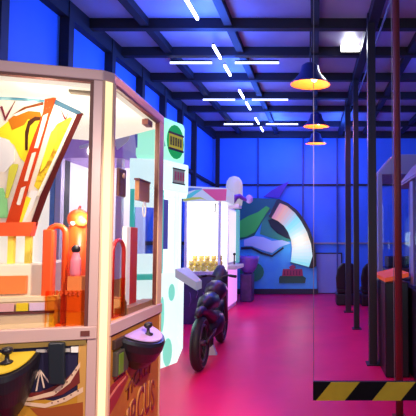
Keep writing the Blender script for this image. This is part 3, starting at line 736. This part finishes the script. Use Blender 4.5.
hp([(0, .02), (.18, .08), (.40, .18), (.55, .10), (.40, .30), (.20, .28), (0, .15)], mat('hd_lime', (.65, .75, .10), .4, emit=.35, ecol=(.8, .9, .2)))
hp([(0, .98), (.42, .90), (.42, .82), (.25, .80), (0, .58)], mat('hd_blue', (.10, .25, .85), .4, emit=.3, ecol=(.15, .35, 1)))
# claw
cl = MB().tube([(-1.80, 7.2, 2.12), (-1.80, 7.2, 1.98)], .010).tube([(-1.80, 7.2, 1.98), (-1.83, 7.2, 1.94), (-1.81, 7.2, 1.90)], .008).tube([(-1.80, 7.2, 1.98), (-1.77, 7.2, 1.94), (-1.79, 7.2, 1.90)], .008)
cl.build('claw', M_dark, t)
light('plush_glow', 'POINT', (-1.9, 7.12, 1.9), (1, .97, .9), 16, .1)
# plush toys
M_plush = mat('yellow_plush', (.95, .80, .16), .9, noise=(30, (.90, .68, .08), .4, .6))
M_plush2 = mat('tan_plush', (.85, .60, .22), .9)
proto = None; ordn = ['leftmost', 'second from the left', 'middle', 'second from the right', 'rightmost']
for row, (yy, zz) in enumerate(((7.10, .90), (7.32, .98))):
    if row == 1:
        MB().box((X0+.06, 7.22, .90), (X1-.06, 7.5, .98)).build('prize_step', M_white, t)
    for i in range(5):
        loc = Vector((X0 + .085 + i*.112, yy + (.012 if i % 2 else -.012), zz))
        lab = 'round yellow plush toy, %s of the %s row in the claw machine' % (ordn[i], ('front', 'rear')[row])
        if proto is None:
            th = thing('plush_toy', loc, lab, 'plush toy', 'yellow plush toys in the claw machine')
            x, y, z = loc
            MB().ball((x, y, z+.053), .058, (1, .9, .92)).build('body', M_plush, th)
            hh = MB().ball((x, y-.005, z+.135), .048).build('head', M_plush, th)
            for s_ in (-1, 1):
                MB().ball((x+s_*.030, y, z+.178), .018, n=10).build('ear', M_plush2, hh)
            MB().ball((x, y-.048, z+.126), .019, n=10).build('muzzle', M_plush2, hh)
            proto = th
        else:
            copy_thing(proto, loc, lab)

# ================================================================== WHITE AND PINK TOWER CABINET
t = thing('tower_cabinet', (-2.0, 8.4, 0), 'tall white cabinet with glowing pink lower panel and rounded white top', 'arcade machine')
TX0, TX1, TY0, TY1 = -2.35, -1.75, 7.72, 9.2
MB().box((TX0, TY0, 0), (TX1-.05, TY1, 2.15)).build('body', mat('tower_white', (.85, .80, .92), .4), t)
MB().box((TX1-.04, TY0-.02, 0), (TX1+.03, TY0+.08, 2.25)).build('corner_post', mat('post_pink', (.9, .62, .92), .4, emit=.75, ecol=(1, .66, 1)), t, .01, label='glowing pale pink corner post')
MB().box((TX1-.05, TY0+.10, 1.0), (TX1-.02, TY1-.1, 2.1)).build('side_screen', mat('tower_lit', (.95, .88, 1), .4, emit=.85, ecol=(1, .88, 1)), t, label='bright white-lilac side window')
MB().box((TX1-.05, TY0+.16, .10), (TX1+.0, TY1-.15, .88)).build('pink_panel', mat('tower_pink', (.85, .30, .9), .4, emit=.85, ecol=(.95, .36, 1)), t, .02, label='glowing pink lower panel')
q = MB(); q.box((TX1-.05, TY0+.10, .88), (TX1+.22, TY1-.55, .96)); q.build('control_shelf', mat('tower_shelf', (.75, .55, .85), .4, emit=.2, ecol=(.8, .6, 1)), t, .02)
q = MB().tube([(TX1+.08, 8.3, .96), (TX1+.08, 8.3, 1.15)], .014).ball((TX1+.08, 8.3, 1.17), .03); q.build('joystick', M_black, t)
MB().box((TX1-.03, TY1-.25, .96), (TX1+.03, TY1-.05, 2.15)).build('teal_edge', mat('edge_teal', (.25, .75, .80), .4, emit=.35, ecol=(.2, .85, .9)), t)
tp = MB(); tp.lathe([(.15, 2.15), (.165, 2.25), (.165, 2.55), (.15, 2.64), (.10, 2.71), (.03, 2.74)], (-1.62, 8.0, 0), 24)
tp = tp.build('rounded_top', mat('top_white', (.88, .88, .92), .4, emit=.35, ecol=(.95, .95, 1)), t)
MB().tube([(-1.62, 7.83, 2.20), (-1.57, 7.85, 2.30), (-1.50, 7.90, 2.33), (-1.42, 7.95, 2.28), (-1.33, 8.0, 2.25)], [.05, .06, .05, .04, .035]).build('purple_arm', mat('arm_purple', (.16, .06, .45), .4), tp)
MB().ball((-1.32, 8.0, 2.28), .075, (1, 1, 1.2)).build('lilac_knob', mat('knob_lilac', (.55, .45, .85), .4), tp)
MB().box((-1.80, 7.85, 2.10), (-1.50, 8.15, 2.17)).build('top_bracket', M_white, t)
light('tower_glow', 'POINT', (-1.35, 8.2, .6), (1, .25, .9), 6, .1)

# purple bowl console by the back wall
t = thing('purple_console', (-1.62, 9.75, 0), 'small purple bowl-shaped console near the painted board', 'arcade machine')
MB().box((-1.78, 9.55, 0), (-1.50, 9.95, .66)).build('pedestal', M_pb, t, .02)
q = MB().lathe([(.10, .66), (.20, .80), (.26, 1.0), (.27, 1.08), (.24, 1.08), (.20, .98), (.02, .90)], (-1.62, 9.75, 0), 24); q.build('bowl', mat('bowl_purple', (.20, .12, .50), .35), t)

# ================================================================== MOTORCYCLE RIDE
BXm = -1.30
t = thing('motorcycle_game', (BXm, 5.1, 0), 'dark motorcycle ride game seen from behind, between the cabinets', 'motorcycle ride')
M_tyre = mat('tyre_rubber', (.014, .008, .014), .6); M_rim = mat('rim_steel', (.10, .05, .08), .35, .5)
M_mb = mat('maroon_fairing', (.03, .006, .022), .4)
def wheel(y, R=.295):
    rx = Matrix.Rotation(PI/2, 4, 'Y')
    w = MB(); w.tube([(BXm, y + (R-.05)*math.cos(2*PI*i/32), R + (R-.05)*math.sin(2*PI*i/32)) for i in range(32)], .05, 12, closed=True)
    o = w.build('wheel', M_tyre, t)
    r = MB()
    for s_ in (-.034, .034): r.tube([(BXm+s_, y + (R-.10)*math.cos(2*PI*i/32), R + (R-.10)*math.sin(2*PI*i/32)) for i in range(32)], .012, 8, closed=True)
    for s_ in (-.05, .05): r.tube([(BXm+s_, y + (R-.045)*math.cos(2*PI*i/32), R + (R-.045)*math.sin(2*PI*i/32)) for i in range(32)], .006, 8, closed=True)
    for k in range(6):
        a_ = 2*PI*k/6; r.tube([(BXm, y, R), (BXm, y + (R-.09)*math.cos(a_), R + (R-.09)*math.sin(a_))], .012, 8)
    r.tube([(BXm-.06, y, R), (BXm+.06, y, R)], .03)
    r.build('rim', M_rim, o)
wheel(4.47); wheel(5.75)
q = MB().tube([(BXm, 4.55, .66), (BXm, 4.75, .70), (BXm, 5.0, .68), (BXm, 5.15, .66)], [.06, .10, .12, .09]); q.build('seat', M_black, t)
q = MB().tube([(BXm, 5.1, .72), (BXm, 5.3, .78), (BXm, 5.5, .76), (BXm, 5.6, .68)], [.10, .14, .13, .08]); q.build('tank', M_mb, t)
q = MB().tube([(BXm, 4.85, .34), (BXm, 5.1, .38), (BXm, 5.35, .40)], [.10, .16, .12]); q.build('engine_fairing', M_mb, t)
q = MB().tube([(BXm, 4.30, .62), (BXm, 4.45, .65), (BXm, 4.65, .62), (BXm, 4.9, .50), (BXm, 5.15, .45)], [.03, .05, .07, .10, .10]); q.build('tail_fairing', M_mb, t)
for s_ in (-1, 1):
    MB().tube([(BXm+s_*.075, 4.47, .295), (BXm+s_*.085, 4.75, .34), (BXm+s_*.08, 5.0, .38)], .022).build('swing_arm', M_mb, t)
    MB().tube([(BXm+s_*.075, 5.75, .295), (BXm+s_*.07, 5.62, .62), (BXm+s_*.06, 5.52, .90)], .022).build('fork_leg', M_rim, t)
    hb_ = MB().tube([(BXm, 5.52, .92), (BXm+s_*.12, 5.50, .96), (BXm+s_*.20, 5.445, .953)], .014).build('handlebar', M_rim, t)
    MB().tube([(BXm+s_*.16, 5.47, .956), (BXm+s_*.25, 5.41, .948)], .020).build('grip', M_black, hb_)
q = MB().tube([(BXm, 5.55, .80), (BXm, 5.62, .95), (BXm, 5.66, 1.08)], [.12, .11, .05]); q.build('windscreen', M_dark, t)
q = MB().prism([(BXm-.10, 5.06, 0), (BXm+.07, 5.06, 0), (BXm+.02, 5.06, .13)], [(BXm-.10, 5.12, 0), (BXm+.07, 5.12, 0), (BXm+.02, 5.12, .13)]); q.build('stand_foot', M_white, t, label='small white triangular stand foot')
MB().tube([(BXm, 5.09, .10), (BXm, 5.09, .30)], .025).build('stand_post', M_black, t)
t.rotation_euler.z = math.radians(3)

# ================================================================== PAINTED BOARD WITH LIT ARCH
PB = Face((-2.6, 11.02), (1.0, 11.02))
t = thing('painted_arch_board', (-1.2, 11.05, 0), 'blue and green painted board with glowing curved arch at the back wall', 'display board')
outer = [(279, 199), (288, 203), (297, 210), (304, 219), (310, 230), (314, 243), (316, 256), (316.5, 266)]
def bp(name, pts, m, w0, w1, label=None, parent=t):
    q = MB(); PB.pp(q, pts, w0, w1); return q.build(name, m, parent, 0, label)
M_bb = mat('board_blue', (.06, .40, .75), .5, noise=(2, (.08, .50, .75), .4, .6))
bp('back_board', [(225, 291), (225, 204), (252, 198)] + outer + [(317, 291)], M_bb, -.11, 0)
bp('plinth', [(225, 294), (225, 289), (318, 289), (318, 294)], M_dark, -.12, .05)
bp('purple_fin', [(263, 197), (272, 190), (289, 181), (284, 190), (279, 198)], mat('fin_purple', (.10, .03, .34), .5), -.06, -.02)
bp('dark_green_field', [(230, 205), (252, 198), (279, 199), (272, 210), (262, 222), (254, 236), (240, 240), (230, 240)], mat('board_dkgreen', (.02, .17, .12), .5), 0, .02)
bp('bright_green_stem', [(238, 222), (248, 216), (258, 212), (266, 206), (270, 208), (262, 220), (255, 232), (246, 237), (236, 238)], mat('board_green', (.07, .75, .06), .5), .02, .04)
bp('green_curve', [(262, 222), (268, 214), (276, 218), (290, 228), (294, 240), (286, 242), (272, 238), (260, 234)], mat('board_midgreen', (.04, .34, .16), .5), 0, .02)
bp('dark_leaf', [(268, 220), (274, 218.5), (282, 222), (289, 230), (293, 240), (286, 238), (277, 233), (271, 227)], mat('board_black', (.008, .012, .02), .5), .02, .04)
bp('pale_wave', [(244, 240), (254, 236), (263, 237), (272, 241), (282, 240), (291, 243), (280, 247), (272, 253), (262, 250), (252, 246), (244, 246)], mat('board_pale', (.62, .75, .85), .5), .02, .035)
bp('wave_outline', [(241, 247), (252, 247), (262, 252), (272, 255), (283, 247), (284, 248.4), (272, 257), (261, 254), (251, 249), (241, 249.5)], mat('board_black', (.008, .012, .02), .5), .02, .03)  # black line drawn under the pale wave
bp('round_leaf', [(252+12*math.cos(2*PI*i/16), 272+10*math.sin(2*PI*i/16)) for i in range(16)], mat('board_leaf', (.02, .28, .10), .5), 0, .03)
# arch
inner = [(271.5, 218), (278, 221), (284, 226), (288, 232), (291, 240), (292, 248), (291.5, 256), (290.5, 262)]
oa = [(280, 203), (287, 206), (295, 213), (301, 221), (307, 232), (311, 244), (312.5, 256), (309, 267)]
def lerp(a, b, k): return tuple(x*(1-k) + y*k for x, y in zip(a, b))
cols = [(.65, .25, .42), (.85, .42, .34), (.62, .55, .60), (.25, .85, .90), (.55, .80, .80), (.95, .72, .52), (.85, .90, .85), (.62, .92, .92), (.25, .85, .88)]
arch = bp('arch_edge', [(276.5, 200)] + outer + [(312, 268.5)] + [(309.5, 268)] + oa[::-1] + [(271, 217.5), (268.5, 217)], M_black, 0, .10, label='black outer edge of the arch')
q = MB(); PB.pp(q, oa + [(309.3, 267.3), (290, 262.5)] + inner[::-1], 0.0, .06); q.build('arch_body', M_dark, t)
NS = 21; ms = []; q = MB()
for i in range(NS):
    def at(L, f):
        x = f*(len(L)-1); k = min(int(x), len(L)-2); return lerp(L[k], L[k+1], x-k)
    f0, f1 = i/NS, (i+1)/NS
    c = (f0+f1)/2*(len(cols)-1); k = min(int(c), len(cols)-2); col = lerp(cols[k], cols[k+1], c-k)
    PB.pp(q, [at(oa, f0), at(oa, f1), at(inner, f1), at(inner, f0)], .06, .08, mi=i)
    ms.append(mat('arch_light_%d' % i, col, .4, emit=.72, ecol=col))
q.build('lit_arch', ms, t, label='glowing curved arch in peach, cyan and white')
lg = bp('logo_base', [(280, 276), (303, 276), (306, 278), (305, 283), (279, 283), (279, 278)], mat('logo_green', (.02, .12, .05), .5), 0, .03)
q = MB()
PB.pp(q, [(283, 269), (302, 269), (303, 276), (282, 276)], 0, .04); PB.pp(q, [(289, 267), (293, 264.5), (296, 267), (294, 269), (290, 269)], 0, .04)
lr = q.build('logo_red', mat('logo_red', (.40, .03, .08), .5), t)
q = MB()
for x in range(284, 302, 3): PB.pp(q, [(x, 270.5), (x+1.3, 270.5), (x+1.3, 275), (x, 275)], .04, .045)
q.build('logo_strokes', mat('logo_dark', (.16, .01, .05), .5), lr)
light('arch_glow', 'POINT', (-.45, 10.6, 1.5), (.6, .95, 1), 9.0, .2)

# ================================================================== RIGHT SIDE
M_gw = mat('greyblue_white', (.26, .33, .58), .5)
def tallcab(x0, x1, y0, y1, zt, name, label):
    t = thing(name, ((x0+x1)/2, (y0+y1)/2, 0), label, 'arcade machine')
    MB().box((x0, y0, 0), (x1, y1, .92)).build('base_cabinet', M_dark, t, .01)
    for x, y in ((x0, y0), (x1-.06, y0), (x0, y1-.06), (x1-.06, y1-.06)):
        MB().box((x, y, .92), (x+.06, y+.06, zt-.28)).build('corner_post', M_gw, t)
    MB().box((x1-.05, y0+.06, .92), (x1-.03, y1-.06, zt-.28)).build('back_panel', mat('cab_back', (.10, .12, .25), .5), t)
    MB().box((x0+.02, y0+.06, .92), (x0+.026, y1-.06, zt-.28)).build('glass_pane', GL, t)
    MB().box((x0+.06, y0+.02, .92), (x1-.06, y0+.026, zt-.28)).build('glass_pane', GL, t)
    MB().box((x0+.01, y0+.25, .95), (x0+.05, y0+.38, zt-.30)).build('centre_bar', M_gw, t)
    a = [(x0, y0, zt-.28), (x1, y0, zt-.28), (x1, y0, zt), (x0+.22, y0, zt)]
    h = MB().prism(a, [(x, y1, z) for x, _, z in a]).build('slanted_header', M_gw, t, .008)
    q = MB(); q.prism([(x0+.015, y0+.10, zt-.255), (x0+.195, y0+.10, zt-.025), (x0+.195, y1-.1, zt-.025), (x0+.015, y1-.1, zt-.255)],
                      [(x0+.008, y0+.10, zt-.25), (x0+.188, y0+.10, zt-.02), (x0+.188, y1-.1, zt-.02), (x0+.008, y1-.1, zt-.25)])
    q.build('header_panel', mat('header_bluegrey', (.22, .26, .50), .4), h)
    return t
tallcab(.86, 1.55, 5.45, 6.35, 2.62, 'tall_game_cabinet', 'dim white tall cabinet with slanted header beyond the orange-topped console')
tallcab(1.02, 1.75, 3.95, 5.05, 2.36, 'tall_game_cabinet', 'dim pale cabinet with dark base right of the red pole')
t = thing('low_console', (.86, 4.6, 0), 'black low console with glowing orange top behind the red pole', 'arcade machine')
MB().box((.735, 4.22, 0), (.985, 5.0, .99)).build('body', M_black, t, .015)
MB().prism([(.735, 4.22, .99), (.985, 4.22, 1.045), (.985, 5.0, 1.045), (.735, 5.0, .99)], [(.735, 4.22, 1.03), (.985, 4.22, 1.09), (.985, 5.0, 1.09), (.735, 5.0, 1.03)]).build('orange_top', mat('console_orange', (.75, .10, .02), .4, emit=.45, ecol=(.9, .10, .02)), t, label='glowing orange top')
def seat(x, y, label):
    t = thing('racing_seat', (x, y, 0), label, 'seat', 'dark racing seats by the back wall')
    MB().box((x-.24, y-.28, 0), (x+.24, y+.28, .26)).build('pedestal', M_black, t, .03)
    MB().box((x-.22, y-.26, .26), (x+.22, y+.26, .40)).build('cushion', M_black, t, .05)
    prof = [(-.23, .36), (-.25, .62), (-.21, .84), (-.12, .95), (.12, .95), (.21, .84), (.25, .62), (.23, .36)]
    MB().prism([(x+a, y-.28-(z-.36)*.10, z) for a, z in prof], [(x+a, y-.17-(z-.36)*.10, z) for a, z in prof]).build('backrest', M_black, t, .03)
    return t
seat(.72, 9.3, 'dark racing seat low before the back wall, left one')
seat(1.27, 9.2, 'dark racing seat low before the back wall, right one')
t = thing('dark_game_console', (1.75, 7.4, 0), 'black sit-down game console beyond the tall right cabinet', 'arcade machine')
MB().box((1.25, 7.0, 0), (2.3, 7.8, .95)).build('body', M_black, t, .03)
MB().box((1.35, 7.4, .95), (2.2, 7.8, 1.15)).build('screen_housing', M_dark, t, .02)

# ================================================================== GENERAL LIGHT
# soft cool fill added behind the camera to lighten the near ceiling
light('rear_cool_fill', 'AREA', (1.2, -2.6, 2.2), (.70, .88, 1.0), 70, 2.4, rot=(math.radians(125), 0, 0))
def aim(o, p): o.rotation_euler = (Vector(p) - o.location).to_track_quat('-Z', 'Y').to_euler()
aim(light('machine_fill', 'SPOT', (-1.2, -1.4, 2.6), (1.0, .80, .70), 200, .06, spot=.9, blend=.6), (-1.5, 2.0, 1.2))  # unseen warm spot added to brighten the front of the prize machine
aim(light('machine_fill', 'SPOT', (0.5, 0.9, 2.9), (1.0, .80, .58), 480, .06, spot=.75, blend=.6), (-1.1, 2.5, .7))  # second added spot, warms the machine's side panel
light('aisle_pink_fill', 'SPOT', (-.9, 6.8, roofz(6.8)-.3), (1.0, .05, .20), 70, .2, rot=(0, 0, 0), spot=2.0, blend=.8)  # unseen pink spots added overhead to redden the floor
light('aisle_pink_fill', 'SPOT', (-.7, 3.8, roofz(3.6)-.3), (1.0, .05, .14), 85, .2, rot=(0, 0, 0), spot=1.8, blend=.8)

w = bpy.data.worlds.new('night'); bpy.context.scene.world = w; w.use_nodes = True
w.node_tree.nodes['Background'].inputs[0].default_value = (.10, .10, .35, 1); w.node_tree.nodes['Background'].inputs[1].default_value = .1

# ================================================================== CAMERA
cam = bpy.data.cameras.new('camera'); co = bpy.data.objects.new('camera', cam); C.objects.link(co)
co.location = (0, 0, H); co.rotation_euler = (PI/2 + PITCH, 0, 0)
cam.sensor_fit = 'HORIZONTAL'; cam.sensor_width = 36; cam.lens = 36*F/416
cam.shift_x = (208-CX)/416; cam.shift_y = (PY-208)/416; cam.clip_start = .05
sc = bpy.context.scene; sc.camera = co
sc.view_settings.view_transform = 'Standard'; sc.view_settings.look = 'None'
sc.view_settings.exposure = 0.0; sc.view_settings.gamma = 1.0; sc.view_settings.use_curve_mapping = False
sc.cycles.use_denoising = True; sc.cycles.max_bounces = 8; sc.cycles.transparent_max_bounces = 16
